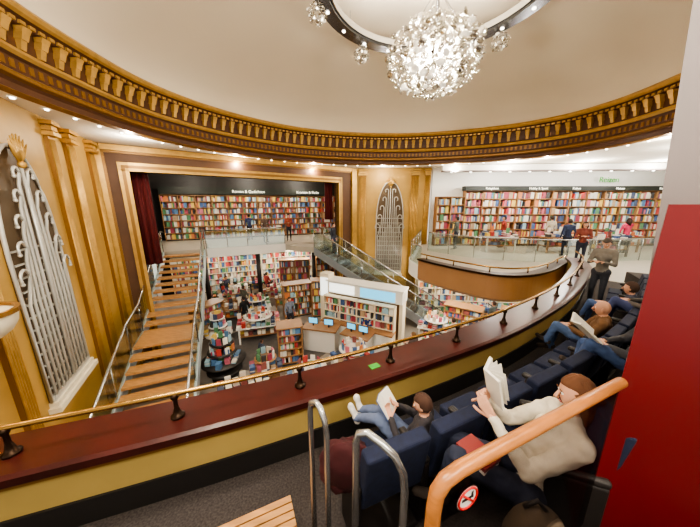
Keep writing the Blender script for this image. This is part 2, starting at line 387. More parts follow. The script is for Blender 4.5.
for i,s in enumerate(('Reisgidsen','Hobby & Sport','Koken','Natuur','Kunst & Cultuur')): text('lettering_%d'%i,s,P,1.0+2.4*i,.68,.52,.17,m_txt,sh,(1,0))
text('wall_lettering','Reizen',P,7.6,1.1,.04,.42,m_green,None,(1,0))
shelf('wall_bookshelf',(4.85,15.4),(6.45,15.5),-2.49,.3,6,.4)
sh,P,L=shelf('stage_bookshelf',SB0+V((.9,.1)),SB1-V((.3,.3)),-2.5,.45,7,.4,wide=.09)
tt=(SB1-SB0).normalized()
mb=MB();mb.fbox(P,0,L,.5,.95,0,.5,m_signdk);mb.obj('header_band',sh)
text('lettering_1','Roman & Gedichten',P,4.2,.62,.52,.26,m_txt,sh,tt);text('lettering_2','Kranten & Fictie',P,8.6,.62,.52,.26,m_txt,sh,tt)
shelf('ground_bookshelf',SB0+V((.9,.1)),SB1-V((.3,.3)),Z0,-3.7,6,.4,wide=.09,wood=m_cream)
shelf('ground_bookshelf',(3.95,14.6),(9.5,14.1),Z0,-4.0,6,.4,wide=.09,wood=m_cream)
shelf('ground_bookshelf',(9.7,14.0),(14,13.7),Z0,-4.0,6,.4,wide=.09)
def island(name,x,y,rz,w,h,rows=5,zb=Z0):
    c=V((x,y));t=V((math.cos(rz),math.sin(rz)));n=V((t.y,-t.x))
    o,_,_=shelf(name,c-t*w/2-n*.02,c+t*w/2-n*.02,zb,zb+h,rows,.34,m_woodsh)
    o2,_,_=shelf('back_side',c+t*w/2+n*.02,c-t*w/2+n*.02,zb,zb+h,rows,.34,m_woodsh);o2.parent=o
    b=MB();b.box((x,y,zb+h+.02),(w+.1,.78,.04),m_woodsh,rz);b.obj('top',o);return o
for a in [(-2.4,9.5,.3,.9,1.6),(-3.9,17.9,.2,2.0,2.4),(-1.7,19.0,.4,1.8,2.4),(-3.0,14.0,.4,1.5,1.9),(-6.9,11.8,1.2,1.4,1.5),(5.4,11.6,-.6,1.6,1.5),(7.4,10.4,-.6,1.6,1.7),(-1.6,14.0,.2,1.1,2.1)]:
    island('freestanding_bookcase',*a)
def table(name,x,y,rz,w,d,h=.78,round_=False,tower=0,Z0=Z0):
    m=random.choice([m_white,m_white,m_woodsh,m_dark]);b=MB()
    if round_:
        b.tube([(x,y,Z0),(x,y,Z0+.06)],w*.3,m_dark,16);b.cyl((x,y,Z0),(x,y,Z0+h),.1,.1,m_dark);b.tube([(x,y,Z0+h-.05),(x,y,Z0+h)],w/2,m,24)
        b.tube([(x,y,Z0+.32),(x,y,Z0+.36)],w*.4,m,24)
    else:
        R=Matrix.Rotation(rz,3,'Z')
        b.box((x,y,Z0+h-.03),(w,d,.06),m,rz);b.box((x,y,Z0+.35),(w*.9,d*.85,.05),m_woodsh,rz)
        for sx in (-1,1):
            for sy in (-1,1):
                q=R@V((sx*w*.44,sy*d*.42,0));b.box((x+q.x,y+q.y,Z0+h/2),(.07,.07,h),m,rz)
    o=b.obj(name);k=MB();R=Matrix.Rotation(rz,3,'Z')
    nx=max(2,int(w/.2));ny=max(2,int(d/.26))
    for i in range(nx):
        for j in range(ny):
            q=R@V((w*((i+.5)/nx-.5),d*((j+.5)/ny-.5),0))
            if round_ and q.length>w*.42: continue
            z=Z0+h;mm=random.choice(BK)
            for s in range(random.randint(1,6)):
                t=.03+.02*random.random();k.box((x+q.x,y+q.y,z+t/2),(.16,.22,t*.9),mm if random.random()<.8 else BK[0],rz+random.uniform(-.15,.15));z+=t
            if (tower and abs(i-nx/2+.5)<1.2 and random.random()<.7) or random.random()<.15:
                k.box((x+q.x,y+q.y,z+.14),(.17,.03,.26),random.choice(BK),rz)
            if not round_ and random.random()<.7: k.box((x+q.x*.9,y+q.y*.8,Z0+.375+.07),(.16,.2,.14),random.choice(BK),rz)
    if tower:
        for lv in range(tower):
            zz=Z0+h+.35+.35*lv;rr=w*(.34-.07*lv)
            b2=MB();b2.tube([(x,y,zz-.03),(x,y,zz)],rr,m,18);b2.cyl((x,y,Z0+h),(x,y,zz),.04,.04,m_dark);b2.obj('tier_%d'%lv,o)
            for q in range(9):
                a=q*2*math.pi/9;k.box((x+math.cos(a)*rr*.75,y+math.sin(a)*rr*.75,zz+.12),(.15,.04,.24),random.choice(BK),a+1.57)
    k.obj('books',o);return o
for a in [(-4.6,8.5,.2,1.5,1.5,.75,True,2),(-4.3,11.4,.3,1.9,1.1,.8,False,1),(-6.4,18.0,.4,1.6,1.0,.8),(-7.6,16.6,.4,1.5,.9,.8),(-6.9,14.6,.5,1.5,1.0,.8,False,1),(-5.1,13.5,.4,1.4,.9,.8,False,1),(-4.9,16.3,.3,1.5,.8,.8),(-8.6,18.0,.4,1.4,.8,.8),
          (0.1,8.6,.5,1.5,.9,.78,False,1),(-1.3,7.4,.4,1.4,.9,.78,False,1),(1.7,7.6,-.4,1.4,.9,.78),(-3.2,6.9,.5,1.5,.9,.78),(3.1,9.0,.6,1.4,1.4,.78,True,1),(6.4,12.8,.0,1.6,.8,.8),(-3.9,15.0,.3,1.3,.8,.8),(4.6,8.8,.4,1.3,.8,.78),(5.8,9.8,.4,1.3,.8,.78),(3.9,11.0,-.4,1.5,.9,.8,False,1),
          (-5.7,10.4,.3,1.1,1.1,.78,True,2),(-2.9,8.0,.4,1.1,1.1,.78,True,1),(-6.4,13.2,.4,1.1,.8,.8),(.0,7.2,-.3,1.0,.8,.8),(3.0,7.6,.3,1.1,.8,.8),(-8.0,15.2,.4,1.2,.8,.8)]:
    table('book_display_table',*a)
for a in [(7.6,13.4,0,1.6,.8,.8),(10.6,13.2,0,1.8,.8,.8),(13.8,13.4,0,1.6,.8,.8),(12.2,12.2,.2,1.4,.8,.8)]: table('book_display_table',*a,Z0=-2.49)
def desk(name,x,y,rz,w,d,h=1.05):
    b=MB();b.box((x,y,Z0+h/2),(w,d,h-.06),m_white,rz);b.box((x,y,Z0+h),(w+.15,d+.15,.06),m_woodsh,rz);b.box((x,y,Z0+.06),(w-.06,d-.06,.12),m_dark,rz)
    R=Matrix.Rotation(rz,3,'Z')
    for s in (-.25,.25):
        q=R@V((w*s,0,0));b.box((x+q.x,y+q.y,Z0+h+.27),(.42,.04,.28),m_dark,rz);b.box((x+q.x,y+q.y,Z0+h+.08),(.06,.06,.16),m_dark,rz)
        q2=R@V((w*s,-.022,0));b.box((x+q2.x,y+q2.y,Z0+h+.27),(.38,.006,.24),m_screen,rz)
    return b.obj(name,None,.01)
desk('service_desk',-1.25,10.4,-.25,1.4,.6);desk('service_desk',.3,9.8,-.5,1.1,.6)
K0=V((-1.45,12.1));K1=V((2.2,10.2));P,L=fr2(K0,K1)
b=MB();b.fbox(P,0,.5,Z0,-3.3,-.5,0,m_cream);b.fbox(P,0,L,Z0,-4.15,-.5,-.44,m_woodsh)
b.fbox(P,.5,L,-4.15,-3.6,-.6,.1,m_white);b.fbox(P,L-.15,L,Z0,-3.6,-.5,0,m_cream);b.fbox(P,.05,.45,-4.4,-3.5,0,.03,m_screenw)
b.fbox(P,.6,1.9,-4.09,-3.67,.1,.12,m_screenw);b.fbox(P,2.2,3.8,-4.09,-3.67,.1,.12,m_screen)
b.fbox(P,.4,L+.05,-3.6,-3.55,-.65,.15,m_white)
b.fbox(P,.6,L-.2,Z0,Z0+1.0,.4,.8,m_white);b.fbox(P,.55,L-.15,Z0+1.0,Z0+1.06,.35,.85,m_woodsh)
ko=b.obj('checkout_kiosk')
s2,_,_=shelf('shelving',K0+ (K1-K0).normalized()*.55+V((-.12,-.2)),K1-(K1-K0).normalized()*.2+V((-.12,-.2)),Z0,-4.15,6,.3,wood=m_cream);s2.parent=ko
for x,y in ((-8.2,14.4),(-5.6,15.6),(-2.4,16.9)):
    b=MB();b.cyl((x,y,Z0),(x,y,-2.85),.13,.13,m_dark,16);b.cyl((x,y,Z0),(x,y,Z0+.08),.2,.2,m_chrome,16);b.cyl((x,y,-2.95),(x,y,-2.85),.2,.2,m_chrome,16);b.obj('support_column')
# ------------------------------------------------------------ chandelier
m_crys=glassmat('crystal_clear',(.88,.87,.83),.4,(.95,.93,.88),.1)
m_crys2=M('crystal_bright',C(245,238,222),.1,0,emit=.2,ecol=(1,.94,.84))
m_crys3=glassmat('crystal_smoke',(.6,.57,.52),.5,(.74,.72,.68),.15)
m_bulb=M('bulb_glow',(1,.9,.7),.4,emit=6)
ch=empty('crystal_chandelier')
def crystalball(c,rx,rz,n,sz,parent,name='crystals'):
    b=MB();c=V(c)
    for i in range(n):
        y=1-2*(i+.5)/n;r=math.sqrt(1-y*y);a=i*2.399963+random.uniform(-.1,.1);j=random.uniform(.86,1.05)
        d=V((r*math.cos(a),r*math.sin(a),y));p=c+V((d.x*rx,d.y*rx,d.z*rz))*j
        dn=(d+V([random.uniform(-.9,.9) for _ in range(3)])).normalized();R=dn.to_track_quat('Z','Y').to_matrix()
        s=sz*random.uniform(.6,1.15);q=random.random()
        b.sph(p,(s,s*.8,s*.2),m_crys if q<.45 else (m_crys2 if q<.6 else m_crys3),7,4,R)
        if i%5==0: b.tube([c+(p-c)*.3,p],.006,m_chrome,4)
    b.obj(name,parent);k=MB()
    for i in range(max(1,n//16)):
        a=i*2.4;q=i/max(1,n//16);k.sph(c+V((math.cos(a)*rx*.5,math.sin(a)*rx*.5,rz*(q-.5))),min(sz*.5,.05),m_bulb,8,6)
    k.obj(name+'_bulbs',parent)
CH=V((1.84,6.6,3.06));RZ=4.42;RR=2.5
crystalball(CH,1.0,.7,420,.09,ch);crystalball(CH,.7,.48,160,.08,ch,'inner_crystals')
b=MB();b.cyl(CH+V((0,0,.5)),V((CH.x,CH.y,5.3)),.03,.03,m_chrome,8)
for k in range(6):
    a=k*math.pi/3;b.tube([CH+V((math.cos(a)*.45,math.sin(a)*.45,.6)),(CH.x,CH.y,CH.z+1.3)],.01,m_chrome,4)
b.cyl((CH.x,CH.y,5.12),(CH.x,CH.y,5.3),.35,.45,m_cream,24)
b.obj('stem',ch)
b=MB();cir=[(CH.x-math.cos(2*math.pi*i/72)*RR,CH.y+math.sin(2*math.pi*i/72)*RR) for i in range(72)]
m_ringm=M('chandelier_ring_steel',C(110,112,116),.25,.85)
b.sweep(cir,[(-.16,RZ-.05),(.16,RZ-.05),(.19,RZ+.07),(.16,RZ+.18),(-.16,RZ+.18),(-.19,RZ+.07)],m_ringm,True,True)
b.sweep(cir,[(.19,RZ-.0),(.22,RZ-.0),(.22,RZ+.14),(.19,RZ+.14)],m_chrome,True,True)
for p,t in along(cir,.8,0,True): b.cyl((p.x,p.y,RZ-.05),(p.x,p.y,RZ-.07),.04,.04,m_light,10)
for k in range(6):
    a=k*math.pi/3+.3;b.tube([(CH.x+math.cos(a)*RR,CH.y+math.sin(a)*RR,RZ+.1),(CH.x+math.cos(a)*RR,CH.y+math.sin(a)*RR,4.95)],.008,m_chrome,4)
b.obj('ring',ch)
for k in range(8):
    a=k*math.pi/4+.22+math.pi/8;q=V((CH.x+math.cos(a)*(RR+.12),CH.y+math.sin(a)*(RR+.12),RZ-.28));crystalball(q,.21,.21,60,.05,ch,'pendant_%d'%k)
# ------------------------------------------------------------ foreground rails, panel
b=MB()
b.tube([(-.235,1.3,-2.5),(-.235,1.3,-1.2),(-.225,1.29,-1.13),(-.19,1.26,-1.1),(-.165,1.23,-1.11),(-.14,1.2,-1.16),(-.13,1.19,-1.24),(-.13,1.19,-2.5)],.017,m_chrome,12);b.obj('step_handrail')
b=MB();b.tube([(.03,1.08,-2.15),(.03,1.08,-1.18),(.045,1.075,-1.12),(.085,1.06,-1.1),(.15,1.02,-1.12),(.21,.99,-1.16),(.25,.97,-1.24),(.26,.965,-1.34),(.26,.965,-2.2)],.019,m_chrome,12);b.obj('step_handrail')
b=MB();R0=.42;t=V((math.cos(R0),math.sin(R0)));n=V((t.y,-t.x))
for i in range(7):
    q=V((-.72,1.4))+n*(.055*i);b.box((q.x,q.y,-2.2),(.6,.045,.05),m_woodst,R0)
b.box((-.72+n.x*.16,1.4+n.y*.16,-2.36),(.56,.34,.27),m_black,R0);b.obj('wooden_step')
gr=V((1.39,1.165))-V((.3,.684));gd=gr.normalized()
b=MB();b.tube([(.285,.678,-1.8),(.285,.678,-1.02),(.292,.681,-.95),(.32,.693,-.912),(.38,.719,-.897),(.6,.816,-.895),(1.0,.993,-.895),(1.385,1.163,-.895)],.026,m_woodrail,14)
wr=b.obj('wooden_handrail')
P=frame(V((.3,.684)),gd,V((gd.y,-gd.x)))
b=MB();b.fbox(P,.03,1.17,-1.85,-.935,-.005,.005,m_glass2);b.obj('glass_panel',wr)
b=MB();cc=.135;cz=-1.045;m_sr=M('sign_red',C(200,30,30),.4);m_sw=M('sign_white',C(230,228,220),.4);m_sb=M('sign_black',C(20,20,20),.4)
circ=lambda r,d:[P(cc+math.cos(k*math.pi/16)*r,cz+math.sin(k*math.pi/16)*r,d) for k in range(32)]
b.add(circ(.054,.0075),[tuple(range(32))],m_sb)
b.add(circ(.05,.0085),[tuple(range(32))],m_sw);b.tube(circ(.044,.009),.005,m_sr,6,True)
b.fbox(P,cc-.028,cc+.028,cz-.008,cz+.004,.0088,.0098,m_sb);b.fbox(P,cc+.016,cc+.026,cz+.006,cz+.022,.0088,.0098,m_sb)
q=.031;b.tube([P(cc-q,cz+q,.0105),P(cc+q,cz-q,.0105)],.004,m_sr,6);b.obj('no_smoking_sticker',wr)
b=MB();b.prism([(1.4,1.18),(1.46,1.232),(2.9,1.1),(2.9,.9)],-2.6,-.01,m_red);b.obj('red_partition')
b=MB()
lo=[(1.82,1.55),(2.4,2.05),(3.6,2.05),(3.6,1.45)];hi=[(x-.44,y) for x,y in lo]
b.hexa([(x+.2,y,-2.2) for x,y in lo]+[(x,y,3.9) for x,y in hi],m_pillar);b.obj('pillar')
b=MB();b.sph((-4.95,3.15,-1.5),(.42,.4,.36),m_cream,20,10,fn=lambda p:V((p.x,p.y,min(p.z,.15))));b.sweep([(-4.95+.43*math.cos(-a*math.pi/12),3.15+.41*math.sin(-a*math.pi/12)) for a in range(24)],[(-.02,-1.46),(.03,-1.46),(.03,-1.4),(-.02,-1.4)],m_golddk,True,True)
b.tube([(-4.95,3.15,-1.8),(-5.2,3.05,-1.95),(-5.4,2.95,-1.8)],.04,m_golddk);b.obj('wall_bowl_sconce')
# ------------------------------------------------------------ seats
b=MB()
b.box((0,-.03,.68),(.5,.11,.5),m_seat,R=Matrix.Rotation(.16,3,'X'));b.box((0,.24,.42),(.48,.44,.13),m_seat)
for s in (-.27,.27):
    b.box((s,.12,.6),(.05,.34,.05),m_dark);b.box((s,.1,.3),(.04,.3,.56),m_dark)
b.box((0,.1,.02),(.5,.3,.04),m_dark)
so=b.obj('theatre_seat',None,.045);seatmesh=so.data;first=True
def putseat(x,y,z,fx,fy):
    global first
    if first: o=so;first=False
    else:
        o=bpy.data.objects.new('theatre_seat',seatmesh);bpy.context.collection.objects.link(o)
        bb=o.modifiers.new('bevel','BEVEL');bb.width=.045;bb.segments=3;bb.limit_method='ANGLE'
    o.location=(x,y,z);o.rotation_euler=(0,0,math.atan2(-fx,fy))
for off,z,xmin,xmax in ((1.08,-2.5,-.05,6.6),(1.98,-2.15,2.0,7.5)):
    rowp=[];
    for i in range(len(par)):
        a=par[max(i-1,0)];c=par[min(i+1,len(par)-1)];t=V((c[0]-a[0],c[1]-a[1])).normalized();rowp.append((par[i][0]+t.y*off,par[i][1]-t.x*off))
    for p,t in along(rowp,.57,.1):
        if xmin<p.x<xmax and not (p.y<2.4 and p.x/p.y>1.02): putseat(p.x,p.y,z,-t.y,t.x)
putseat(1.52,1.42,-2.15,-.93,.36)
# ------------------------------------------------------------ people
SK=[M('skin_%d'%i,C(*c),.6) for i,c in enumerate([(206,154,126),(196,148,120),(150,104,80)])]
m_lip=M('lips',C(170,90,84),.5);m_eyew=M('eye_white',C(235,232,226),.3);m_eyed=M('eye_dark',C(40,28,22),.2)
_mc={}
def cloth(c):
    if c not in _mc: _mc[c]=M('cloth_%d_%d_%d'%c,C(*c),.85,noise=.12,scale=14,bump=.15)
    return _mc[c]
def capsule(b,p,q,r0,r1,m):
    b.sph(p,r0,m,10,8);b.sph(q,r1,m,10,8)
    if (V(p)-V(q)).length>1e-3: b.cyl(p,q,r0,r1,m,10)
def remesh(b,name,voxel,parent,bones,mats,smooth=4,wrinkle=0):
    o=b.obj(name+'_tmp');r=o.modifiers.new('r','REMESH');r.mode='VOXEL';r.voxel_size=voxel
    s=o.modifiers.new('s','SMOOTH');s.factor=.5;s.iterations=smooth
    dg=bpy.context.evaluated_depsgraph_get();me=bpy.data.meshes.new_from_object(o.evaluated_get(dg))
    old=o.data;bpy.data.objects.remove(o);bpy.data.meshes.remove(old)
    me.name=name;me.materials.clear()
    for m in mats: me.materials.append(m)
    n=len(me.polygons);c=np.zeros(n*3);me.polygons.foreach_get('center',c);c=c.reshape(-1,3)
    if bones:
        best=np.full(n,1e9);idx=np.zeros(n,int)
        for p,q,r0,r1,l in bones:
            p=np.array(p);q=np.array(q);d=q-p;L=max(d@d,1e-9);t=np.clip(((c-p)@d)/L,0,1)
            ds=np.linalg.norm(c-(p+t[:,None]*d),axis=1)-(r0+(r1-r0)*t);k=ds<best;best[k]=ds[k];idx[k]=l
        me.polygons.foreach_set('material_index',idx.tolist())
    me.polygons.foreach_set('use_smooth',[True]*n);me.update()
    if wrinkle:
        skinv=set()
        for pl in me.polygons:
            if pl.material_index==3: skinv.update(pl.vertices)
        nv=len(me.vertices);cc_=[v.co.copy() for v in me.vertices];nn_=[v.normal.copy() for v in me.vertices];out=[]
        for i in range(nv):
            co=cc_[i]
            if i not in skinv: co=co+nn_[i]*(.004+wrinkle*(nz.noise(V((co.x*13,co.y*13,co.z*22)))+.5*nz.noise(co*34)))
            out+=[co.x,co.y,co.z]
        me.vertices.foreach_set('co',out);me.update()
    ob=bpy.data.objects.new(name,me);bpy.context.collection.objects.link(ob)
    if parent: ob.parent=parent
    return ob
def rot(v,ax,a): return Matrix.Rotation(a,3,ax)@v
def hand(b,w,d,n,side,curl,s,m):
    d=d.normalized();n=(n-d*n.dot(d)).normalized();l=d.cross(n)*side
    for i,(o,L) in enumerate(((.03,.072),(.01,.08),(-.01,.074),(-.028,.058))):
        k=w+d*.085*s+l*o*s;capsule(b,w+l*o*.5*s,k,.015*s,.012*s,m);p=k;dd=d.copy();ax=d.cross(n)
        for j,f in enumerate((.45,.32,.23)):
            dd=rot(dd,ax,curl*(.7+.25*j));q=p+dd*L*f*s*1.1;capsule(b,p,q,(.0098-.001*j)*s,(.0088-.001*j)*s,m);p=q
    p=w+d*.02*s+l*.028*s;dd=(d*.7+l*.75+n*.25).normalized()
    for f in (.042,.034,.026):
        q=p+dd*f*s;capsule(b,p,q,.0125*s,.0105*s,m);p=q;dd=(dd+d*.25+n*.25*curl).normalized()
def headmesh(name,c,f,u,s,skin,hair,parent,style='short'):
    f=f.normalized();r=f.cross(u).normalized();u=r.cross(f).normalized();R=Matrix((r,f,u)).transposed();c=V(c)
    L=lambda x,y,z:c+R@V((x,y,z))*s
    b=MB()
    def fn(p):
        x,y,z=p
        if z<0: x*=1+.28*z;y*=(1+.12*z)
        if y>0.6: y=.6+(y-.6)*.75
        return V((x,y,z))
    b.sph(c,(.076*s,.097*s,.118*s),skin,24,18,R,fn)
    b.tube([L(0,.083,.02),L(0,.1,-.012),L(0,.108,-.025),L(0,.09,-.034)],[.007*s,.011*s,.015*s,.008*s],skin,8)
    for x in (-.029,.029):
        b.sph(L(x,.079,.012),(.014*s,.009*s,.009*s),m_eyew,8,6,R);b.sph(L(x,.087,.012),(.006*s,.004*s,.006*s),m_eyed,8,6,R)
        b.tube([L(x-.014,.086,.032),L(x,.091,.036),L(x+.014,.086,.032)],.0035*s,hair or skin,5)
        sx=1 if x>0 else -1;b.sph(L(sx*.076,-.005,-.002),(.01*s,.02*s,.031*s),skin,8,6,R)
    b.tube([L(-.022,.077,-.058),L(-.008,.085,-.056),L(.008,.085,-.056),L(.022,.077,-.058)],[.002*s,.006*s,.006*s,.002*s],m_lip,6)
    b.obj(name,parent)
    if hair:
        h=MB()
        def hf(p):
            x,y,z=p
            if y>.25 and z<.45: return V((x*.9,y*.62,z*.85))
            if z<-.55: return V((x*.8,y*.8,max(z,-.75)))
            k=1+.025*math.sin(math.atan2(x,y+.3)*14+z*5)
            return V((x*k,y*k,z*k))
        h.sph(L(0,-.012,.014),(.084*s,.102*s,.122*s),hair,36,20,R,hf)
        if style=='long':
            h.tube([L(0,-.06,.03),L(0,-.09,-.06),L(0,-.085,-.16),L(0,-.07,-.22)],[.07*s,.075*s,.06*s,.03*s],hair,12)
            for x in (-1,1): h.tube([L(x*.065,.0,.04),L(x*.083,-.02,-.05),L(x*.075,-.03,-.15)],[.03*s,.032*s,.015*s],hair,8)
            for q in range(14):
                a=math.pi*(q/13);x=math.cos(a)*.08;y=-.02-math.sin(a)*.085
                h.tube([L(x*.6,y*.5,.11),L(x,y,.03),L(x*1.12,y*1.12,-.08),L(x*.95,y*1.05,-.2-.03*(q%3))],[.012*s,.02*s,.018*s,.004*s],hair,6)
        h.obj('hair',parent)
def person(name,base,face,J,top,pants,shoe,hair,s=1.,look=None,skin=0,voxel=.02,style='short',short=False,curl=.5,slim=1.,palms=None):
    f=V((face[0],face[1],0)).normalized();r=V((f.y,-f.x,0));B0=V(base)
    W=lambda k:B0+(r*J[k][0]+f*J[k][1]+V((0,0,1))*J[k][2])*s
    sk=SK[skin];mats=[cloth(top),cloth(pants),cloth(shoe),sk]
    bn=[];A_=lambda p,q,r0,r1,l:bn.append((V(p),V(q),r0*s,r1*s,l))
    hl,hr,pe,chh,nk,hd=W('hipL'),W('hipR'),W('pel'),W('chest'),W('neck'),W('head')
    A_(hl,hr,.105*slim,.105*slim,1);A_(pe+(chh-pe)*.2,chh,.118*slim,.125*slim,0)
    sl,sr=W('shL'),W('shR');ax=(sr-sl).normalized()
    A_(chh-ax*.06*s,chh+ax*.06*s,.11*slim,.11*slim,0);A_(sl+ax*.03*s,sr-ax*.03*s,.068*slim,.068*slim,0);A_(pe-ax*.05*s,pe+ax*.05*s,.105*slim,.105*slim,0)
    A_(nk-(nk-chh)*.1,hd-(hd-nk)*.35,.052,.048,3);A_(nk-(nk-chh)*.35,nk-(nk-chh)*.1,.09*slim,.062*slim,0)
    for S in 'LR':
        sh_,el,wrr=W('sh'+S),W('el'+S),W('wr'+S)
        A_(sh_,el,.062*slim,.048*slim,0);A_(el,wrr,.046*slim,.031*slim,3 if short else 0);A_(wrr,wrr+(wrr-el).normalized()*.02*s,.026,.024,3)
        hi,kn,an,to=W('hip'+S),W('kn'+S),W('an'+S),W('toe'+S)
        A_(hi,kn,.092*slim,.062*slim,1);A_(kn,an,.06*slim,.042*slim,1);A_(an-(to-an)*.25,to,.04,.034,2)
    b=MB()
    for p,q,r0,r1,l in bn: capsule(b,p,q,r0,r1,mats[l])
    o=remesh(b,name,voxel*s,None,[(tuple(p),tuple(q),a,c,l) for p,q,a,c,l in bn],mats,4,.009 if voxel<.018 else 0)
    lk=V(look)-hd if look is not None else f
    headmesh('head',hd,lk,(hd-nk).normalized()*.4+V((0,0,.6)),s,sk,cloth(hair) if hair else None,o,style)
    for i,S in enumerate('LR'):
        el,wrr=W('el'+S),W('wr'+S);d=(wrr-el).normalized();side=1 if S=='L' else -1
        n=(palms[i] if palms else (V((0,0,-1)) if abs(d.z)<.7 else r*side))
        hb=MB();hand(hb,wrr+d*.01*s,d,V(n),side,curl,s,sk);remesh(hb,'hand_'+S,.0055*s,o,None,[sk],2)
    return o
def stand(arms='down',stride=0.):
    J=dict(pel=(0,0,.95),chest=(0,.01,1.3),neck=(0,0,1.49),head=(0,.02,1.62),shL=(-.18,0,1.42),shR=(.18,0,1.42),hipL=(-.09,0,.92),hipR=(.09,0,.92),
      knL=(-.1,.04+stride,.5),knR=(.1,.04-stride*.3,.5),anL=(-.1,.0+stride,.09),anR=(.1,-stride,.09),toeL=(-.12,.17+stride,.04),toeR=(.12,.17-stride,.04))
    if arms=='book': J.update(elL=(-.24,.08,1.14),elR=(.24,.08,1.14),wrL=(-.09,.28,1.2),wrR=(.09,.28,1.2))
    elif arms=='reach': J.update(elL=(-.25,.02,1.14),elR=(.24,.22,1.36),wrL=(-.24,.1,.92),wrR=(.18,.45,1.45))
    else: J.update(elL=(-.25,-.03,1.13),elR=(.25,-.03,1.13),wrL=(-.26,.06,.88),wrR=(.26,.06,.88))
    return J
def openbook(name,c,right,up,w,h,cov,page=m_paper,V_=.35,fan=0):
    c=V(c);right=V(right).normalized();up=V(up);up=(up-right*up.dot(right)).normalized();n=right.cross(up)
    b=MB()
    def slab(s,tilt,off,th,ww,hh,m):
        d=(right*s+n*tilt).normalized();nn=(n-right*s*tilt).normalized();p0=c+nn*off;vs=[]
        for z in (0,th):
            for a,e in ((0,-hh/2),(ww,-hh/2),(ww,hh/2),(0,hh/2)): vs.append(p0+d*a+up*e+nn*z)
        b.hexa(vs,m)
    for s in (-1,1):
        slab(s,V_,0,.006,w,h,cov);slab(s,V_,.006,.014,w*.95,h*.96,page)
        for k in range(fan): slab(s,V_+.5+.9*k,.01,.002,w*.92,h*.95,page)
    return b.obj(name)
ZB=-2.5
person('man_standing_in_grey',(5.95,6.0,ZB),(-.9,-.5),stand('book'),(118,112,104),(50,52,60),(40,36,34),(90,80,72),.97,look=(4.9,5.4,-1.7))
ZG=-2.49
for i,(nm,x,y,fx,fy,ar,top,pan,hr,st) in enumerate([
 ('shopper_in_pink',13.4,12.7,.2,1,'reach',(200,60,96),(40,44,60),(50,32,24),'long'),
 ('shopper_standing',8.4,14.4,-1,.2,'down',(150,60,50),(50,60,90),(30,26,24),'short'),
 ('shopper_standing',15.2,12.3,-.5,-1,'book',(60,60,70),(40,40,44),(120,90,60),'short'),
 ('shopper_standing',11.0,14.4,.1,1,'down',(180,170,150),(60,60,70),(60,42,30),'short'),
 ('shopper_standing',12.0,9.8,-.8,-.6,'down',(150,120,84),(60,60,70),(70,50,36),'short'),
 ('shopper_standing',12.9,10.0,-.9,-.3,'book',(190,180,170),(40,44,60),(60,42,30),'long'),
 ('shopper_standing',10.0,12.0,.3,1,'down',(44,54,84),(40,44,60),(60,42,30),'short'),
 ('shopper_standing',9.2,10.3,-.6,-.9,'book',(120,60,50),(40,44,60),(60,42,30),'long'),
 ('shopper_standing',5.6,13.8,-.6,.6,'reach',(90,96,90),(40,44,60),(40,30,26),'short')]):
    person(nm,(x,y,ZG),(fx,fy),stand(ar),top,pan,(30,30,30),hr,1,style=st,voxel=.025)
person('shopper_standing',(-5.3,16.4,ZB),(.6,-.6),stand('down'),(110,90,80),(40,40,50),(30,30,30),(70,50,36),1,voxel=.025)
person('shopper_standing',(-6.6,17.3,ZB),(-.6,1),stand('reach'),(60,70,110),(40,40,50),(30,30,30),(40,30,24),1,voxel=.025)
person('shopper_standing',(-4.0,17.2,ZB),(.2,-1),stand('book'),(160,80,60),(40,40,50),(30,30,30),(40,30,24),1,voxel=.025)
person('escalator_rider',(-.95,14.8,-2.88),(.92,-.39),stand('down'),(50,52,62),(40,44,70),(30,30,30),(60,40,30),1)
for i,(x,y,fx,fy,ar,top,pan,hr,s) in enumerate([
 (-5.3,12.3,-.7,.5,'down',(26,26,30),(24,26,34),(40,30,26),1),(-7.9,16.0,1,-.2,'book',(40,44,60),(30,30,40),(60,40,30),1),
 (2.3,8.6,-.5,.7,'book',(70,60,60),(40,44,60),(120,90,60),1),(-5.6,16.9,.4,.6,'book',(150,60,60),(40,44,60),(60,40,30),1),
 (-3.0,12.2,.6,-.6,'down',(120,130,150),(50,50,60),(90,70,50),1),(.75,10.5,-.4,-.9,'book',(40,60,120),(30,30,40),(40,30,24),1),
 (-.35,11.1,-.4,-.9,'down',(40,60,120),(30,30,40),(110,80,50),1),(4.2,9.8,-.4,.9,'reach',(170,160,150),(60,60,80),(60,40,30),1),
 (-6.0,14.0,.4,.9,'book',(90,90,80),(60,60,80),(60,40,30),1),(6.8,11.6,-.4,.9,'reach',(70,80,80),(60,60,80),(60,40,30),1)]):
    person('shopper_standing',(x,y,Z0),(fx,fy),stand(ar,.08 if ar=='down' else 0),top,pan,(24,24,26),hr,s,voxel=.025)
person('child_standing',(-3.4,9.1,Z0),(.5,.8),stand('down'),(60,70,90),(60,60,70),(200,200,200),(60,40,30),.68)
J=dict(pel=(0,0,0),chest=(.02,-.12,.3),neck=(.02,-.13,.45),head=(.02,-.09,.58),shL=(-.16,-.12,.39),shR=(.2,-.12,.39),hipL=(-.08,0,0),hipR=(.08,0,0),
  knL=(-.09,.38,.26),knR=(.1,.4,.22),anL=(-.07,.68,.12),anR=(.09,.7,.1),toeL=(-.08,.76,.26),toeR=(.11,.78,.24),
  elL=(-.24,.06,.2),elR=(.27,.06,.2),wrL=(-.1,.22,.34),wrR=(.14,.22,.34))
person('child_reading',(.52,1.82,-2.02),(-.86,.5),J,(46,42,46),(88,100,128),(214,208,200),(64,40,28),.74,look=(.25,1.97,-1.72),voxel=.012,curl=.5,palms=(V((0,0,1)),V((0,0,1))))
openbook('open_book',(.3,1.965,-1.735),(.5,.86,0),(-.5,.3,.8),.12,.2,BK[2])
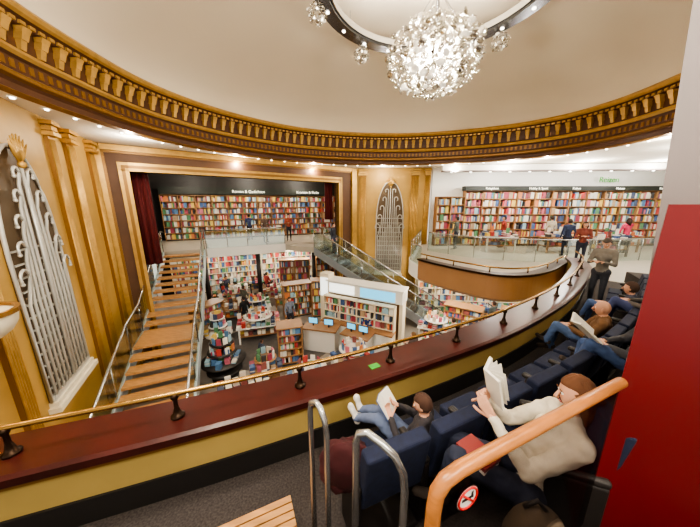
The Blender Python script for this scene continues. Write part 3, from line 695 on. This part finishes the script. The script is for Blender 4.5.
J=dict(pel=(0,0,0),chest=(.12,-.18,.29),neck=(.19,-.27,.44),head=(.22,-.27,.58),shL=(-.02,-.25,.38),shR=(.36,-.22,.36),hipL=(-.09,0,0),hipR=(.09,0,0),
  knL=(-.08,.42,.12),knR=(.1,.42,.08),anL=(-.06,.5,-.3),anR=(.12,.5,-.3),toeL=(-.06,.66,-.34),toeR=(.12,.66,-.34),
  elL=(-.12,.02,.2),elR=(.34,.05,.17),wrL=(.02,.21,.4),wrR=(.22,.22,.4))
person('woman_reading',(1.14,1.36,-1.8),(-.93,.36),J,(222,212,192),(36,42,62),(60,50,44),(98,62,38),1.,look=(.9,1.7,-1.3),voxel=.011,style='long',curl=.6,palms=(V((.3,.9,.2)),V((-.3,-.9,.2))))
openbook('open_book',(.985,1.655,-1.275),(.25,.9,.1),(-.25,.05,1),.15,.24,BK[9],V_=.5,fan=2)
J=dict(pel=(0,0,0),chest=(0,-.12,.3),neck=(0,-.12,.46),head=(0,-.08,.58),shL=(-.19,-.12,.4),shR=(.19,-.12,.4),hipL=(-.09,0,0),hipR=(.09,0,0),
  knL=(-.1,.40,.2),knR=(.12,.40,.1),anL=(-.08,.5,-.12),anR=(.14,.44,-.3),toeL=(-.08,.62,-.06),toeR=(.14,.6,-.34),
  elL=(-.25,.04,.18),elR=(.26,.04,.18),wrL=(-.08,.24,.2),wrR=(.08,.24,.2))
person('bald_man_seated',(3.62,3.62,-2.08),(-.75,.65),J,(104,74,46),(76,98,136),(60,50,44),None,.98,voxel=.015,skin=0)
person('seated_reader',(3.05,2.5,-1.72),(-.85,.5),J,(60,60,66),(60,80,120),(60,50,44),(60,44,34),.98,voxel=.015,look=(2.4,2.6,-1.6))
openbook('open_book',(2.62,2.72,-1.42),(.5,.85,0),(-.6,.35,.6),.2,.28,BK[9])
person('seated_reader',(5.0,4.55,-2.08),(-.6,.8),J,(50,56,76),(70,90,130),(60,50,44),(70,50,40),.98,voxel=.02)
person('seated_reader',(4.6,3.75,-1.72),(-.7,.7),J,(90,84,80),(60,70,110),(60,50,44),(90,66,46),.98,voxel=.02)
b=MB();b.box((.86,1.43,-1.64),(.16,.22,.025),M('red_cover',C(130,36,34),.4),.5,);b.box((.86,1.43,-1.665),(.155,.21,.03),m_paper,.5);b.obj('closed_book')
b=MB();m_bag=M('backpack_fabric',C(84,70,54),.8,noise=.2,scale=20)
b.sph((1.02,1.06,-1.84),(.17,.13,.24),m_bag,18,12);b.sph((.94,.97,-1.92),(.11,.07,.13),m_bag,14,10);b.tube([(.95,1.09,-1.62),(1.0,1.07,-1.55),(1.06,1.06,-1.62)],.012,m_dark);b.obj('backpack')
b=MB();m_coat=M('burgundy_coat',C(62,15,19),.85,noise=.2,scale=12)
wf=lambda p:p*(1+.22*nz.noise(p*2.6))
b.sph((-.06,1.62,-1.98),(.17,.2,.12),m_coat,28,18,fn=wf);b.sph((-.02,1.46,-1.8),(.19,.07,.19),m_coat,28,18,fn=wf);b.sph((.02,1.75,-2.03),(.12,.14,.09),m_coat,20,14,fn=wf);b.obj('folded_coat')
b=MB();b.box((.28,2.66,-1.833),(.12,.08,.004),m_green,.5);b.obj('leaflet')
# ------------------------------------------------------------ lights
def area(name,loc,tgt,size,e,col=(1,.91,.78),sy=None):
    l=bpy.data.lights.new(name,'AREA');l.energy=e;l.color=col;l.size=size
    if sy: l.shape='RECTANGLE';l.size_y=sy
    o=bpy.data.objects.new(name,l);bpy.context.collection.objects.link(o);o.location=loc
    o.rotation_euler=(V(tgt)-V(loc)).to_track_quat('-Z','Y').to_euler();return o
def point(name,loc,e,r=.1,col=(1,.9,.75)):
    l=bpy.data.lights.new(name,'POINT');l.energy=e;l.color=col;l.shadow_soft_size=r
    o=bpy.data.objects.new(name,l);bpy.context.collection.objects.link(o);o.location=loc;return o
area('dome_fill',(CH.x,CH.y,RZ+.22),(CH.x,CH.y,9),3.6,110,(1,.92,.8))  # added fill aimed upward to light the dome evenly, not a chandelier part
point('chandelier_core',(CH.x,CH.y,CH.z),480,.2,(1,.91,.78))
area('fill_front',(1.0,-.6,2.2),(0,10,-4),4,540,sy=1.2)  # added fill out of view above the camera, brightens the hall
area('fill_left',(-2.5,1.6,2.6),(-3,12,-4),1.5,440)  # second added fill, out of view, aimed at the stage side
for i,(p,t) in enumerate(along(ring,3.6,0,True)):
    n=V((t.y,-t.x));q=p-n*.5;point('soffit_spot_fill_%d'%i,(q.x,q.y,1.6),62,.04)  # stand for the recessed spots, floated lower to brighten the soffit too
for i,(x,y) in enumerate(((8,13.7),(11.5,13.5),(15,13.3),(12,9.5))): point('gallery_lamp_%d'%i,(x,y,1.4),150,.08,(1,.95,.87))
for i,(x,y) in enumerate(((-9.6,15.2),(-6.5,17.6),(-3,19.2))): point('stage_lamp_%d'%i,(x,y,1.5),140,.1)
for i,(x,y) in enumerate(((-9,16.3),(-6,17.3),(-3,18.5),(-4.5,19.5))): point('understage_lamp_%d'%i,(x,y,-3.05),130,.1)
for i,(x,y) in enumerate(((5,12.3),(8.5,11.5),(6,9.2),(3.6,10.5))): point('undergallery_lamp_%d'%i,(x,y,-3.1),130,.1)
w=bpy.data.worlds.new('World');bpy.context.scene.world=w;w.use_nodes=True
w.node_tree.nodes['Background'].inputs[0].default_value=(1,.93,.82,1);w.node_tree.nodes['Background'].inputs[1].default_value=.95
# ------------------------------------------------------------ shift to real heights + camera
for o in list(bpy.data.objects):
    if o.parent is None: o.location.z+=EYE
cam=bpy.data.cameras.new('camera');cam.sensor_width=36;cam.lens=36*262/700;cam.clip_start=.02;cam.clip_end=200
co=bpy.data.objects.new('camera',cam);bpy.context.collection.objects.link(co);co.location=(0,0,EYE);co.rotation_euler=(math.radians(90-13.2),0,0)
bpy.context.scene.camera=co
bpy.context.scene.view_settings.view_transform='AgX'
bpy.context.scene.view_settings.look='AgX - Medium High Contrast'
bpy.context.scene.view_settings.exposure=.62
